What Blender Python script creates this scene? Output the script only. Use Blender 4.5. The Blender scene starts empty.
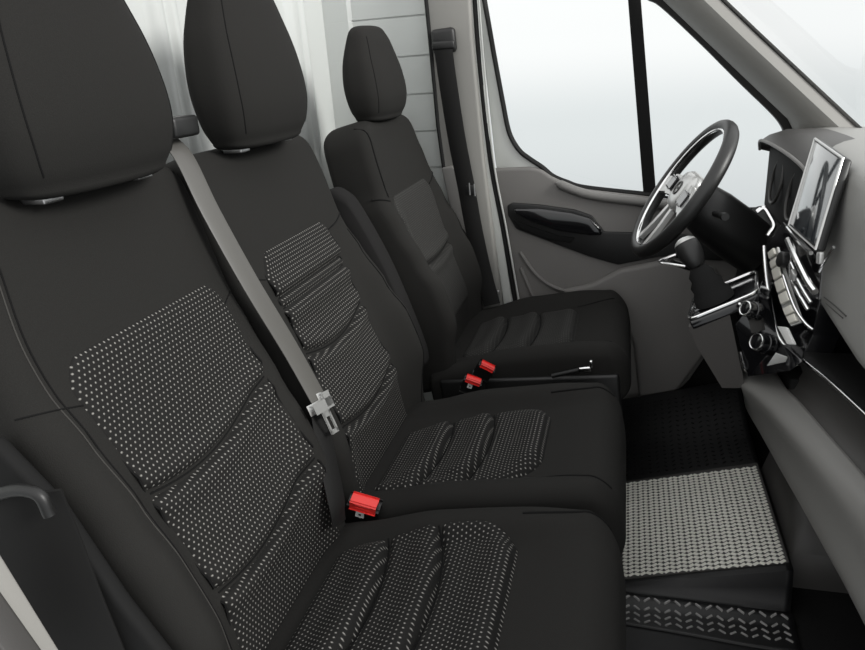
import bpy, bmesh, math, random
from math import sin, cos, pi, sqrt, radians
from mathutils import Vector, Matrix
V = Vector
random.seed(4)
S = bpy.context.scene
C = S.collection

# ------------------------------------------------------------------ camera
CAM = V((0.4795, -0.5284, 1.1375)); YAW, PITCH, ROLL, FPX = 0.2803, 0.3552, -0.0722, 694.6
W, H = 865, 650
_f = V((-sin(YAW)*cos(PITCH), cos(YAW)*cos(PITCH), -sin(PITCH)))
_r = V((cos(YAW), sin(YAW), 0)); _u = _r.cross(_f)
CR = cos(ROLL)*_r + sin(ROLL)*_u; CU = -sin(ROLL)*_r + cos(ROLL)*_u; CF = _f
cam = bpy.data.cameras.new('camera'); cam.sensor_width = 36; cam.lens = FPX/W*36; cam.clip_start = .02
co = bpy.data.objects.new('camera', cam); C.objects.link(co)
co.matrix_world = Matrix(((CR.x, CU.x, -CF.x, CAM.x), (CR.y, CU.y, -CF.y, CAM.y), (CR.z, CU.z, -CF.z, CAM.z), (0, 0, 0, 1)))
S.camera = co

def U(u, v, ax, val):
    """survey helper: the point of the plane x/y/z = val seen at a photo position"""
    d = CF + CR*((u-W/2)/FPX) - CU*((v-H/2)/FPX)
    return CAM + d*((val-CAM[ax])/d[ax])
def UX(x, *P): return [U(u, v, 0, x) for u, v in P]
def UY(y, *P): return [U(u, v, 1, y) for u, v in P]
def UZ(z, *P): return [U(u, v, 2, z) for u, v in P]

# ------------------------------------------------------------------ materials
def newmat(name):
    m = bpy.data.materials.new(name); m.use_nodes = True
    return m, m.node_tree.nodes, m.node_tree.links, m.node_tree.nodes['Principled BSDF']
def plain(name, col, rough=.5, metal=0, spec=.5, noise=0, nscale=300, bump=0, coat=0, emit=None):
    m, N, L, b = newmat(name)
    b.inputs['Base Color'].default_value = (*col, 1); b.inputs['Roughness'].default_value = rough
    b.inputs['Metallic'].default_value = metal; b.inputs['Specular IOR Level'].default_value = spec
    b.inputs['Coat Weight'].default_value = coat; b.inputs['Coat Roughness'].default_value = .08
    if noise or bump:
        tc = N.new('ShaderNodeTexCoord'); n = N.new('ShaderNodeTexNoise'); n.inputs['Scale'].default_value = nscale
        n.inputs['Detail'].default_value = 3; L.new(tc.outputs['Object'], n.inputs['Vector'])
        if noise:
            r = N.new('ShaderNodeMapRange'); r.inputs['To Min'].default_value = 1-noise; r.inputs['To Max'].default_value = 1+noise
            L.new(n.outputs['Fac'], r.inputs['Value'])
            x = N.new('ShaderNodeVectorMath'); x.operation = 'SCALE'; x.inputs[0].default_value = col
            L.new(r.outputs[0], x.inputs['Scale']); L.new(x.outputs[0], b.inputs['Base Color'])
        if bump:
            bp = N.new('ShaderNodeBump'); bp.inputs['Strength'].default_value = bump; bp.inputs['Distance'].default_value = .001
            L.new(n.outputs['Fac'], bp.inputs['Height']); L.new(bp.outputs[0], b.inputs['Normal'])
    if emit:
        b.inputs['Emission Color'].default_value = (*emit[0], 1); b.inputs['Emission Strength'].default_value = emit[1]
    return m
def mth(N, L, op, a, b=None, c=None):
    n = N.new('ShaderNodeMath'); n.operation = op
    for i, x in enumerate((a, b, c)):
        if x is None: continue
        if isinstance(x, (int, float)): n.inputs[i].default_value = x
        else: L.new(x, n.inputs[i])
    return n.outputs[0]
def woven(name, base, dot, pu=.0082, pv=.0074):
    """knitted upholstery: staggered pale stitches on a dark ground, in metres of cloth (uv)"""
    m, N, L, b = newmat(name)
    uv = N.new('ShaderNodeUVMap'); sp = N.new('ShaderNodeSeparateXYZ'); L.new(uv.outputs[0], sp.inputs[0])
    u = mth(N, L, 'DIVIDE', sp.outputs[0], pu); v = mth(N, L, 'DIVIDE', sp.outputs[1], pv)
    row = mth(N, L, 'FLOOR', v); off = mth(N, L, 'MULTIPLY', mth(N, L, 'MODULO', row, 2.0), .5)
    cx = mth(N, L, 'SUBTRACT', mth(N, L, 'FRACT', mth(N, L, 'ADD', u, off)), .5)
    cy = mth(N, L, 'SUBTRACT', mth(N, L, 'FRACT', v), .5)
    d = mth(N, L, 'SQRT', mth(N, L, 'ADD', mth(N, L, 'POWER', mth(N, L, 'ABSOLUTE', cx), 2.0), mth(N, L, 'POWER', mth(N, L, 'ABSOLUTE', mth(N, L, 'MULTIPLY', cy, .85)), 2.0)))
    mr = N.new('ShaderNodeMapRange'); mr.inputs['From Min'].default_value = .05; mr.inputs['From Max'].default_value = .21
    mr.inputs['To Min'].default_value = 1; mr.inputs['To Max'].default_value = 0; L.new(d, mr.inputs['Value'])
    # fine knit between the stitches
    w = N.new('ShaderNodeTexNoise'); w.inputs['Scale'].default_value = 900; L.new(uv.outputs[0], w.inputs['Vector'])
    k = mth(N, L, 'MULTIPLY', mr.outputs[0], mth(N, L, 'ADD', mth(N, L, 'MULTIPLY', w.outputs['Fac'], 1.1), .35))
    mx = N.new('ShaderNodeMix'); mx.data_type = 'RGBA'
    mx.inputs['A'].default_value = (*base, 1); mx.inputs['B'].default_value = (*dot, 1)
    L.new(k, mx.inputs['Factor']); L.new(mx.outputs['Result'], b.inputs['Base Color'])
    bp = N.new('ShaderNodeBump'); bp.inputs['Strength'].default_value = .5; bp.inputs['Distance'].default_value = .002
    L.new(mr.outputs[0], bp.inputs['Height']); L.new(bp.outputs[0], b.inputs['Normal'])
    b.inputs['Roughness'].default_value = .85; b.inputs['Specular IOR Level'].default_value = .2
    return m
def glass(name, tint=(.97, .985, .98), refl=1.0):
    m, N, L, b = newmat(name)
    N.remove(b); out = N['Material Output']
    t = N.new('ShaderNodeBsdfTransparent'); t.inputs[0].default_value = (*tint, 1)
    g = N.new('ShaderNodeBsdfGlossy'); g.inputs['Roughness'].default_value = .02
    fr = N.new('ShaderNodeFresnel'); fr.inputs['IOR'].default_value = 1.45
    mx = N.new('ShaderNodeMixShader'); L.new(mth(N, L, 'MULTIPLY', fr.outputs[0], .25*refl), mx.inputs[0]); L.new(t.outputs[0], mx.inputs[1]); L.new(g.outputs[0], mx.inputs[2])
    L.new(mx.outputs[0], out.inputs['Surface'])
    return m

M = {}
M['cloth'] = plain('charcoal_cloth', (.0165, .016, .015), .9, spec=.15, noise=.22, nscale=700, bump=.25)
M['cloth_side'] = plain('black_side_cloth', (.014, .0135, .0135), .9, spec=.12, noise=.2, nscale=600, bump=.2)
M['woven'] = woven('woven_seat_cloth', (.011, .0107, .0102), (.31, .30, .28))
M['woven_fine'] = woven('fine_seat_cloth', (.022, .0215, .0205), (.10, .098, .092), .006, .0055)
M['thread'] = plain('black_thread', (.008, .008, .008), .9, spec=.1)
M['stitch'] = plain('grey_thread', (.05, .048, .045), .9, spec=.1)
M['black'] = plain('black_plastic', (.008, .008, .008), .45, noise=.15, nscale=500, bump=.1)
M['blackmat'] = plain('matt_black', (.008, .008, .008), .8, spec=.2, noise=.1, nscale=300)
M['gloss'] = plain('piano_black', (.006, .006, .007), .12, coat=.6)
M['rubber'] = plain('rubber_seal', (.006, .006, .006), .6, spec=.3)
M['chrome'] = plain('satin_chrome', (.82, .82, .82), .18, metal=1)
M['silver'] = plain('silver_paint', (.55, .55, .54), .3, metal=.6)
M['steel'] = plain('brushed_steel', (.5, .5, .5), .35, metal=1)
M['paint'] = plain('white_painted_steel', (.53, .55, .535), .28, spec=.5, coat=.3)
M['door_paint'] = plain('pale_grey_paint', (.50, .51, .49), .35, spec=.5, coat=.3)
M['trim'] = plain('grey_trim_plastic', (.17, .165, .158), .55, noise=.06, nscale=900, bump=.12)
M['pillar'] = plain('warm_grey_pillar_trim', (.24, .235, .22), .6, noise=.05, nscale=900, bump=.1)
M['door'] = plain('door_trim_plastic', (.16, .153, .146), .6, noise=.06, nscale=900, bump=.15)
M['console'] = plain('brown_grey_console', (.075, .070, .067), .55, noise=.06, nscale=900, bump=.12)
M['dash'] = plain('dash_grey_plastic', (.27, .267, .255), .5, noise=.06, nscale=900, bump=.15)
M['dash_low'] = plain('lower_dash_grey', (.19, .187, .178), .5, noise=.06, nscale=900, bump=.15)
M['dark'] = plain('dark_grey_plastic', (.045, .043, .041), .5, noise=.08, nscale=900, bump=.12)
M['belt'] = plain('grey_belt_webbing', (.085, .082, .076), .45, spec=.5)
M['belt_black'] = plain('black_belt_webbing', (.007, .0068, .0066), .7, spec=.25)
M['red'] = plain('red_button', (.75, .035, .03), .35)
M['white'] = plain('white_label_and_reflection', (.8, .8, .78), .4)
M['glass'] = glass('clear_glass')
M['screen'] = plain('screen_glass', (.03, .035, .04), .06, coat=1, spec=.8)
M['keys'] = plain('champagne_keys', (.75, .73, .66), .35, metal=.3)
M['mat'] = plain('black_mat_rubber', (.006, .006, .0065), .42, spec=.4)
M['glare'] = plain('painted_glare', (.72, .71, .65), .45, spec=.5)  # pale colour paints the light caught by the black mat
M['tread_grey'] = plain('highlit_tread_rubber', (.26, .255, .25), .35, spec=.6)  # paler grey paints highlights on the chips of the black ridge
M['floor'] = plain('floor_carpet', (.010, .010, .010), .9, spec=.1, noise=.4, nscale=400, bump=.5)
M['headliner'] = plain('headliner', (.45, .45, .43), .9, spec=.1)
M['leather'] = plain('black_leather', (.015, .015, .015), .42, noise=.15, nscale=600, bump=.2)

# ------------------------------------------------------------------ mesh helpers
def link(name, me, mat, parent=None, smooth=True):
    o = bpy.data.objects.new(name, me); C.objects.link(o)
    if mat is not None: me.materials.append(M[mat] if isinstance(mat, str) else mat)
    if smooth:
        for p in me.polygons: p.use_smooth = True
    if parent is not None: o.parent = parent
    return o
def raw(name, vs, fs, mat, parent=None, smooth=True, auto=None, recalc=True):
    me = bpy.data.meshes.new(name); me.from_pydata([tuple(v) for v in vs], [], fs); me.update()
    if recalc:
        bm = bmesh.new(); bm.from_mesh(me); bmesh.ops.recalc_face_normals(bm, faces=bm.faces); bm.to_mesh(me); bm.free()
    if auto is not None:
        for p in me.polygons: p.use_smooth = True
        me.set_sharp_from_angle(angle=radians(auto)); smooth = False
    return link(name, me, mat, parent, smooth)
class MB:
    """collects shapes into one mesh"""
    def __init__(s): s.v = []; s.f = []
    def add(s, vs, fs):
        k = len(s.v); s.v += [V(v) for v in vs]; s.f += [tuple(i+k for i in f) for f in fs]; return s
    def build(s, name, mat, parent=None, auto=40): return raw(name, s.v, s.f, mat, parent, auto=auto)
    def loft(s, secs, closed=True, caps=True):
        n = len(secs[0]); vs = [p for sec in secs for p in sec]; fs = []
        for i in range(len(secs)-1):
            for j in range(n if closed else n-1):
                a = i*n+j; b = i*n+(j+1) % n; fs.append((a, b, b+n, a+n))
        if caps: fs.append(tuple(range(n))[::-1]); fs.append(tuple(range((len(secs)-1)*n, len(secs)*n)))
        return s.add(vs, fs)
    def tube(s, path, r, n=10, caps=True, flat=1.0, up=None):
        path = [V(p) for p in path]; secs = []
        rs = r if isinstance(r, (list, tuple)) else [r]*len(path)
        t = (path[1]-path[0]).normalized()
        side = t.orthogonal().normalized() if up is None else t.cross(V(up)).normalized()
        for i, p in enumerate(path):
            a = path[max(i-1, 0)]; b = path[min(i+1, len(path)-1)]; t = (b-a).normalized()
            side = (side - t*side.dot(t)).normalized() if up is None else t.cross(V(up)).normalized()
            q = t.cross(side)
            secs.append([p + side*rs[i]*cos(2*pi*k/n) + q*rs[i]*flat*sin(2*pi*k/n) for k in range(n)])
        return s.loft(secs, True, caps)
    def ring(s, c, nrm, R, r, N=48, n=12, flat=1.0):
        nrm = V(nrm).normalized(); e1 = nrm.orthogonal().normalized(); e2 = nrm.cross(e1); secs = []
        for i in range(N+1):
            th = 2*pi*i/N; d = e1*cos(th)+e2*sin(th)
            secs.append([V(c)+d*(R+r*cos(2*pi*k/n))+nrm*r*flat*sin(2*pi*k/n) for k in range(n)])
        return s.loft(secs, True, False)
    def disc(s, c, nrm, R, h, n=28, bev=.2):
        nrm = V(nrm).normalized(); e1 = nrm.orthogonal().normalized(); e2 = nrm.cross(e1); secs = []
        for rr, hh in ((R, 0), (R, h*(1-bev)), (R*(1-.35*bev), h*(1-bev*.3)), (R*(1-bev), h)):
            secs.append([V(c)+nrm*hh+(e1*cos(2*pi*k/n)+e2*sin(2*pi*k/n))*rr for k in range(n)])
        return s.loft(secs)
    def box(s, c, ax, ay, az, r=0):
        """box with half-axis vectors and rounded edges"""
        bm = bmesh.new(); bmesh.ops.create_cube(bm, size=2)
        X, Y, Z = V(ax), V(ay), V(az); c = V(c)
        for v in bm.verts: v.co = c + X*v.co.x + Y*v.co.y + Z*v.co.z
        if r: bmesh.ops.bevel(bm, geom=list(bm.edges), offset=r, segments=3, affect='EDGES', profile=.5)
        bm.verts.index_update(); s.add([v.co.copy() for v in bm.verts], [tuple(v.index for v in f.verts) for f in bm.faces]); bm.free(); return s
    def prism(s, poly, ext, r=0):
        """polygon swept along a vector, edges rounded"""
        bm = bmesh.new(); a = [bm.verts.new(V(p)) for p in poly]; b = [bm.verts.new(V(p)+V(ext)) for p in poly]; n = len(poly)
        bm.faces.new(a); bm.faces.new(b[::-1])
        for i in range(n): bm.faces.new((a[i], b[i], b[(i+1) % n], a[(i+1) % n]))
        bmesh.ops.recalc_face_normals(bm, faces=bm.faces)
        if r: bmesh.ops.bevel(bm, geom=list(bm.edges), offset=r, segments=3, affect='EDGES', profile=.5, clamp_overlap=True)
        bmesh.ops.triangulate(bm, faces=[f for f in bm.faces if len(f.verts) > 4])
        bm.verts.index_update(); s.add([v.co.copy() for v in bm.verts], [tuple(v.index for v in f.verts) for f in bm.faces]); bm.free(); return s
    def ribbon(s, path, sides, hw, th):
        """flat band along a path; sides = width direction(s)"""
        path = [V(p) for p in path]; secs = []
        for i, p in enumerate(path):
            t = (path[min(i+1, len(path)-1)]-path[max(i-1, 0)]).normalized()
            sd = V(sides[i] if isinstance(sides, list) else sides); sd = (sd - t*sd.dot(t)).normalized(); n = t.cross(sd)
            w = hw[i] if isinstance(hw, (list, tuple)) else hw
            secs.append([p+sd*w*a+n*th*b for a, b in ((-1, -.5), (-.96, -1), (.96, -1), (1, -.5), (1, .5), (.96, 1), (-.96, 1), (-1, .5))])
        return s.loft(secs)
def smoothpath(pts, k=8):
    """Catmull-Rom through points"""
    pts = [V(p) for p in pts]; out = []
    P = [pts[0]*2-pts[1]] + pts + [pts[-1]*2-pts[-2]]
    for i in range(1, len(P)-2):
        for j in range(k):
            t = j/k; a, b, c, d = P[i-1], P[i], P[i+1], P[i+2]
            out.append(.5*((2*b)+(c-a)*t+(2*a-5*b+4*c-d)*t*t+(3*b-a-3*c+d)*t**3))
    out.append(pts[-1]); return out
def interp(x, tab):
    if x <= tab[0][0]: return tab[0][1]
    for (a, p), (b, q) in zip(tab, tab[1:]):
        if x <= b:
            t = (x-a)/(b-a); t = t*t*(3-2*t); return p+(q-p)*t
    return tab[-1][1]
def lin(x, tab):
    if x <= tab[0][0]: return tab[0][1]
    for (a, p), (b, q) in zip(tab, tab[1:]):
        if x <= b: return p+(q-p)*(x-a)/(b-a)
    return tab[-1][1]
def crv(x, t):
    """smooth curve through a table (Hermite with finite-difference slopes)"""
    n = len(t)
    sl = [(t[min(i+1, n-1)][1]-t[max(i-1, 0)][1])/(t[min(i+1, n-1)][0]-t[max(i-1, 0)][0]) for i in range(n)]
    for i in range(n-1):
        if x <= t[i+1][0]:
            h = t[i+1][0]-t[i][0]; q = (x-t[i][0])/h
            return t[i][1]*(1+2*q)*(1-q)**2+sl[i]*h*q*(1-q)**2+t[i+1][1]*q*q*(3-2*q)+sl[i+1]*h*q*q*(q-1)
    return t[-1][1]
def sst(a, b, x):
    t = min(1, max(0, (x-a)/(b-a))); return t*t*(3-2*t)
def thing(name, label, cat, loc, group=None):
    o = bpy.data.objects.new(name, None); C.objects.link(o); o.empty_display_size = .05
    o.location = loc; o['label'] = label; o['category'] = cat
    if group: o['group'] = group
    return o
def tag(o, label, cat, group=None):
    o['label'] = label; o['category'] = cat
    if group: o['group'] = group
    return o
def struct(o, label=None):
    o['kind'] = 'structure'
    if label: o['label'] = label
    return o
def adopt(root):
    """parts are modelled in world coordinates: keep them in place under their thing"""
    bpy.context.view_layer.update()
    for ch in root.children: ch.matrix_parent_inverse = root.matrix_world.inverted()

# ------------------------------------------------------------------ seat upholstery
class Pad:
    """upholstered block: length axis A, width axis B, outward normal N; front surface nf(s,u)"""
    def __init__(s, O, A, B, u0, u1, wl, wr, nf, thick, re=.03, r0=.03, r1=.04, rc0=.03, rc1=.06):
        s.O, s.A, s.B = V(O), V(A).normalized(), V(B).normalized(); s.N = s.A.cross(s.B); s.sgn = 1
        s.u0, s.u1, s.wl, s.wr, s.nf0, s.thick = u0, u1, wl, wr, nf, thick
        s.re, s.r0, s.r1, s.rc0, s.rc1 = re, r0, r1, rc0, rc1
    def ends(s, u, r0, r1):
        if u > s.u1-r1: d = min(1, (u-(s.u1-r1))/r1); return r1*(1-sqrt(max(0, 1-d*d)))
        if u < s.u0+r0: d = min(1, ((s.u0+r0)-u)/r0); return r0*(1-sqrt(max(0, 1-d*d)))
        return 0
    def width(s, u):
        c = s.ends(u, s.rc0, s.rc1); return s.wl(u)-c, s.wr(u)-c
    def nf(s, x, u):
        l, r = s.width(u); n = s.nf0(x, u)
        for lim, q in ((l, -x), (r, x)):
            d = (q-(lim-s.re))/s.re
            if d > 0: n -= s.re*(1-sqrt(max(0, 1-min(1, d)**2)))
        return n - s.ends(u, s.r0, s.r1)
    def P(s, x, u, n): return s.O + s.A*u + s.B*x + s.N*n*s.sgn
    def us(s, n=60):
        out = []
        for i in range(n+1): t = i/n; out.append(s.u0+(s.u1-s.u0)*(t-.9*sin(2*pi*t)/(2*pi)))
        return out
    def build(s, name, mat, parent, m=64):
        secs = []
        for u in s.us():
            l, r = s.width(u); sec = []
            for j in range(m+1):
                t = j/m; x = -l+(l+r)*(t-.8*sin(2*pi*t)/(2*pi)); sec.append(s.P(x, u, s.nf(x, u)))
            e = s.ends(u, s.r0, s.r1); th = s.thick(u)-e*.8
            for k in range(5): a = (k/4)*pi/2; sec.append(s.P(r-.02*(1-cos(a)), u, -th+.02*(1-sin(a))))
            for k in range(5): a = (1-k/4)*pi/2; sec.append(s.P(-l+.02*(1-cos(a)), u, -th+.02*(1-sin(a))))
            secs.append(sec)
        return MB().loft(secs).build(name, mat, parent, auto=60)
    def panel(s, name, mat, parent, left, right, t0, t1, rc, seams, lift=.006, nu=150, nv=60, puff=False):
        """woven centre panel laid on the front surface; seams = list of functions u(x) where it is stitched down"""
        vs, fs, uv = [], [], []
        for i in range(nu+1):
            t = i/nu; u = t0+(t1-t0)*(t-.7*sin(2*pi*t)/(2*pi))
            l, r = left(u), right(u)
            for (edge, rr) in ((t1, rc[1]), (t0, rc[0])):
                d = rr-abs(u-edge)
                if d > 0: c = rr-sqrt(max(0, rr*rr-d*d)); l += c; r -= c
            for j in range(nv+1):
                q = j/nv; x = l+(r-l)*(q-.7*sin(2*pi*q)/(2*pi))
                e = min(x-l, r-x, (u-t0)*1.0, (t1-u)*1.0); e = max(0, e)
                n = lift - (lift+.006)*math.exp(-(e/.006)) 
                for g in seams:
                    dd = u-g(x); n -= (lift+.009)*math.exp(-(dd/.0075)**2)
                    if not puff: n += .007*math.exp(-((abs(dd)-.02)/.018)**2)
                if puff:      # pillows that swell towards their front edge, then tuck under
                    nx = [g(x) for g in seams if g(x) > u] + [t1]; dd = min(nx)-u
                    n += .013*math.exp(-((dd-.022)/.030)**2)*sst(0, .012, dd)*sst(0, .04, min(x-l, r-x))
                vs.append(s.P(x, u, s.nf(x, u)+n)); uv.append((x, u))
        k = nv+1
        for i in range(nu):
            for j in range(nv): fs.append((i*k+j, i*k+j+1, (i+1)*k+j+1, (i+1)*k+j))
        me = bpy.data.meshes.new(name); me.from_pydata([tuple(v) for v in vs], [], fs); me.update()
        lay = me.uv_layers.new(name='UVMap')
        for lp in me.loops: lay.data[lp.index].uv = uv[lp.vertex_index]
        o = link(name, me, mat, parent)
        mod = o.modifiers.new('thickness', 'SOLIDIFY'); mod.thickness = .004; mod.offset = -1
        b = [vs[i*k] for i in range(nu+1)] + [vs[nu*k+j] for j in range(1, nv+1)] + [vs[i*k+nv] for i in range(nu-1, -1, -1)] + [vs[j] for j in range(nv-1, 0, -1)]
        b = [p+s.N*.004 for p in b[::3]]
        pb_ = MB().tube(b+[b[0]], .0019, 6, caps=False)
        for g in seams:
            l, r = left(g(0)), right(g(0)); pts = []
            for j in range(31):
                x = l+.004+(r-l-.008)*j/30; u = g(x); pts.append(s.P(x, u, s.nf(x, u)-.0012))
            pb_.tube(pts, .0022, 6)
        pb_.build('piping', 'thread', parent)
        return o
    def seam(s, name, mat, parent, pts, r=.0012, lift=.0003, k=10):
        path = []
        P = smoothpath([V((x, u, 0)) for x, u in pts], k)
        for p in P: path.append(s.P(p.x, p.y, s.nf(p.x, p.y)+lift))
        return MB().tube(path, r, 6).build(name, mat, parent)

YB = V((0, 1, 0))
def backrest(parent, x0, yc, dv, top, wl, wr, bl, br, pan, seams, thick=.105, zc=.372, notch=.47, n0=0.0, rcorner=.065, cloth='woven'):
    A = V(dv).normalized()
    def nf(x, u):
        B = interp(u, [(-.06, .03), (.05, .036), (.13, .05), (.22, .05), (.30, .032), (.40, .012), (notch, .0), (.6, 0)])
        c = n0 + interp(u, [(0, .0), (.12, .012), (.3, .004), (.5, 0), (.69, -.004)])
        if x > 0: c += br*B*sst(wr(.2)-.075-.03, wr(.2)-.03, x)
        else: c += bl*B*sst(wl(.2)-.075-.03, wl(.2)-.03, -x)
        return c
    p = Pad((x0, yc, zc), A, YB, -.06, top, wl, wr, nf, lambda u: thick, re=.035, r0=.03, r1=.035, rc0=.02, rc1=rcorner)
    p.N = V((A.z, 0, -A.x))
    o = p.build('backrest', 'cloth', parent)
    p.panel('woven_panel', cloth, o, *pan, seams)
    return p, o
def headrest(parent, x0, yc, z0, sc=1.0, hh=.262):
    """padded head restraint standing on two posts"""
    HW = [(0, .132), (.06, .141), (.14, .148), (.28, .153), (.45, .150), (.65, .139), (.80, .124), (.90, .113), (.96, .106), (1, .099)]
    FR = [(0, .042), (.08, .053), (.25, .062), (.5, .060), (.8, .048), (.92, .042), (1, .035)]
    BK = [(0, -.046), (.1, -.054), (.35, -.060), (.6, -.056), (.8, -.046), (.92, -.038), (1, -.032)]
    secs = []; n = 64; NZ = 34
    def sec(h, k=1.0, dz=0.0):
        a = crv(h, HW)*sc*k; f = crv(h, FR)*sc; b = crv(h, BK)*sc; m = (f+b)/2; d = (f-b)/2*k; out = []
        for j in range(n):
            th = 2*pi*j/n; c_, s_ = cos(th), sin(th); p = 2/4.2
            X = m + d*math.copysign(abs(c_)**p, c_); Y = a*math.copysign(abs(s_)**p, s_)
            if X > m: X -= .012*(Y/a)**2*sc
            out.append(V((x0+X-.018*h, yc+Y, z0+hh*h+dz)))
        return out
    R = .022*sc
    for i in range(7):
        t = i/7*pi/2; secs.append(sec(0, 1-.24*(1-sin(t)), R*(1-cos(pi/2-t))*0+ -R*.55*cos(t)))
    for i in range(NZ+1): secs.append(sec(i/NZ))
    for i in range(1, 10):
        t = i/9; secs.append(sec(1, 1-.40*t-.32*t**3, R*.8*(1-(1-t)**2)))
    me = MB().loft(secs)
    o = me.build('headrest', 'cloth', parent, auto=70)
    # raised seam down the near and far front edges
    for sg, nm in ((-1, 'seam'), (1, 'seam')):
        path = []
        for i in range(2, 33):
            h = i/34; a = crv(h, HW)*sc; f = crv(h, FR)*sc; b = crv(h, BK)*sc; m = (f+b)/2; d = (f-b)/2; p = 2/4.2
            th = radians(46); X = m+d*cos(th)**p; Y = a*sin(th)**p; X -= .012*(Y/a)**2*sc
            path.append(V((x0+X-.018*h, yc+sg*Y, z0+hh*h)))
        MB().tube(path, .0011, 6).build(nm, 'thread', o)
    for sg in (-1, 1):
        MB().tube([(x0-.040, yc+sg*.0875, z0-.06), (x0-.030, yc+sg*.0875, z0+.01)], .007, 12).build('post', 'steel', o)
        MB().box((x0-.010, yc+sg*.0875, z0-.0145), (.018, 0, 0), (0, .016, 0), (0, 0, .004), .002).build('post_sleeve', 'steel', o)
    return o
def cushion(parent, x0, yc, wl, wr, bl, br, pan, seams, xf=.485, z0=.372, zf=.444, th=.15, rear=-.03, cloth='woven'):
    A = V((.483, 0, zf-z0)).normalized(); L = xf/A.x
    def nf(x, u):
        B = .028*interp(u, [(-.03, .1), (.05, .4), (.2, 1), (.34, 1), (.44, .55), (.5, .15)])
        c = -.004*0
        if x > 0: c += br*B*sst(wr(.2)-.095, wr(.2)-.045, x)
        else: c += bl*B*sst(wl(.2)-.095, wl(.2)-.045, -x)
        return c + .006*sst(.34, .42, u)*(1-sst(.44, .5, u))
    p = Pad((x0, yc, z0), A, YB, rear, L, wl, wr, nf, lambda u: th, re=.034, r0=.02, r1=.05, rc0=.01, rc1=.045)
    p.N = V((-A.z, 0, A.x))
    o = p.build('seat_cushion', 'cloth', parent)
    p.panel('woven_panel', cloth, o, *pan, seams, puff=True)
    return p, o
def con(v): return lambda u: v
def tab(*t): return lambda u: interp(u, list(t))

# ------------------------------------------------------------------ passenger bench
bench = thing('passenger_bench', 'two-place charcoal cloth passenger bench with woven centre panels, nearest the open side', 'seat', (.2, .47, 0))
DVB = (-.197, 0, .642)
wb = [(-.06, .215), (.0, .225), (.2, .232), (.46, .232), (.56, .222), (.62, .222), (.69, .226)]
# near place
bp1, b1 = backrest(bench, 0, .23, DVB, .700, tab(*wb), tab((-.06, .215), (0, .222), (.2, .224), (.46, .226), (.69, .240)), .9, .55,
    (lambda u: lin(u, [(-.01, -.140), (.06, -.128), (.13, -.125), (.32, -.147), (.5, -.174)]), lambda u: lin(u, [(0, .178), (.13, .178), (.3, .170), (.5, .180)]), -.01, .499, (.002, .055)),
    [lambda x: .312-.030*cos((x+.02)/.16*pi/2), lambda x: .146-.028*cos((x+.02)/.16*pi/2)])
# middle place
bp2, b2 = backrest(bench, 0, .70, DVB, .694, tab((-.06, .215), (.2, .232), (.46, .232), (.69, .238)), tab((-.06, .225), (0, .245), (.12, .268), (.2, .276), (.36, .278), (.46, .268), (.5, .262), (.6, .268), (.69, .262)), .5, 1.15,
    (lambda u: lin(u, [(0, -.19), (.13, -.15), (.3, -.148), (.5, -.158)]), lambda u: lin(u, [(0, .165), (.12, .165), (.3, .152), (.4, .149), (.5, .160)]), -.01, .499, (.002, .055)),
    [lambda x: .298-.028*cos(x/.16*pi/2), lambda x: .138-.026*cos(x/.16*pi/2), lambda x: .408, lambda x: .388])
# stitched seams on the backrests
bp1.seam('seam', 'thread', b1, [(-.165, .62), (-.185, .52), (-.178, .40), (-.165, .25), (-.150, .10), (-.14, 0)])
bp1.seam('seam', 'stitch', b1, [(-.172, .62), (-.192, .52), (-.185, .40), (-.172, .25), (-.157, .10), (-.147, 0)], r=.0009)
bp1.seam('seam', 'thread', b1, [(-.228, .462), (-.19, .450), (-.150, .436)])
bp1.seam('seam', 'thread', b1, [(.168, .45), (.19, .46), (.222, .47)])
bp2.seam('seam', 'thread', b2, [(.148, .47), (.20, .476), (.243, .49)], r=.0018)
bp2.seam('seam', 'thread', b2, [(.236, .45), (.240, .36), (.243, .2), (.236, .08), (.215, 0)], r=.0014)
bp2.seam('seam', 'thread', b2, [(-.16, .45), (-.19, .46), (-.222, .47)])
headrest(bench, -.182, .244, 1.035)
headrest(bench, -.180, .702, 1.036)
# cushions
cp1, c1 = cushion(bench, 0, .23, con(.228), tab((0, .222), (.3, .228), (.5, .222)), 1, 1,
    (lambda u: -.175, lambda u: lin(u, [(.04, .125), (.07, .145), (.12, .155), (.2, .170), (.34, .174)]), .035, .340, (.02, .07)),
    [lambda x: 0.138-.028*(x/.17)**2, lambda x: 0.232-.028*(x/.17)**2])
cp2, c2 = cushion(bench, 0, .70, tab((0, .232), (.3, .228), (.5, .212)), con(.232), 1, 1,
    (lambda u: lin(u, [(.04, -.175), (.34, -.140)]), lambda u: lin(u, [(.04, .06), (.08, .085), (.12, .10), (.2, .125), (.34, .142)]), .035, .350, (.02, .075)),
    [lambda x: 0.142-.028*(x/.17)**2, lambda x: 0.234-.028*(x/.17)**2])
for cp, c, l, r in ((cp1, c1, -.17, .185), (cp2, c2, -.152, .172)):
    cp.seam('seam', 'thread', c, [(r, .345), (r+.004, .40), (r+.012, .455), (r+.014, .478)], r=.0022)
    cp.seam('seam', 'thread', c, [(l, .345), (l-.004, .40), (l-.012, .455), (l-.014, .478)], r=.0022)
# base under the cushions
MB().box((.21, .235, .13), (.225, 0, 0), (0, .215, 0), (0, 0, .12), .02).box((.21, .70, .13), (.225, 0, 0), (0, .215, 0), (0, 0, .12), .02).build('seat_base', 'blackmat', bench)
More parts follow.
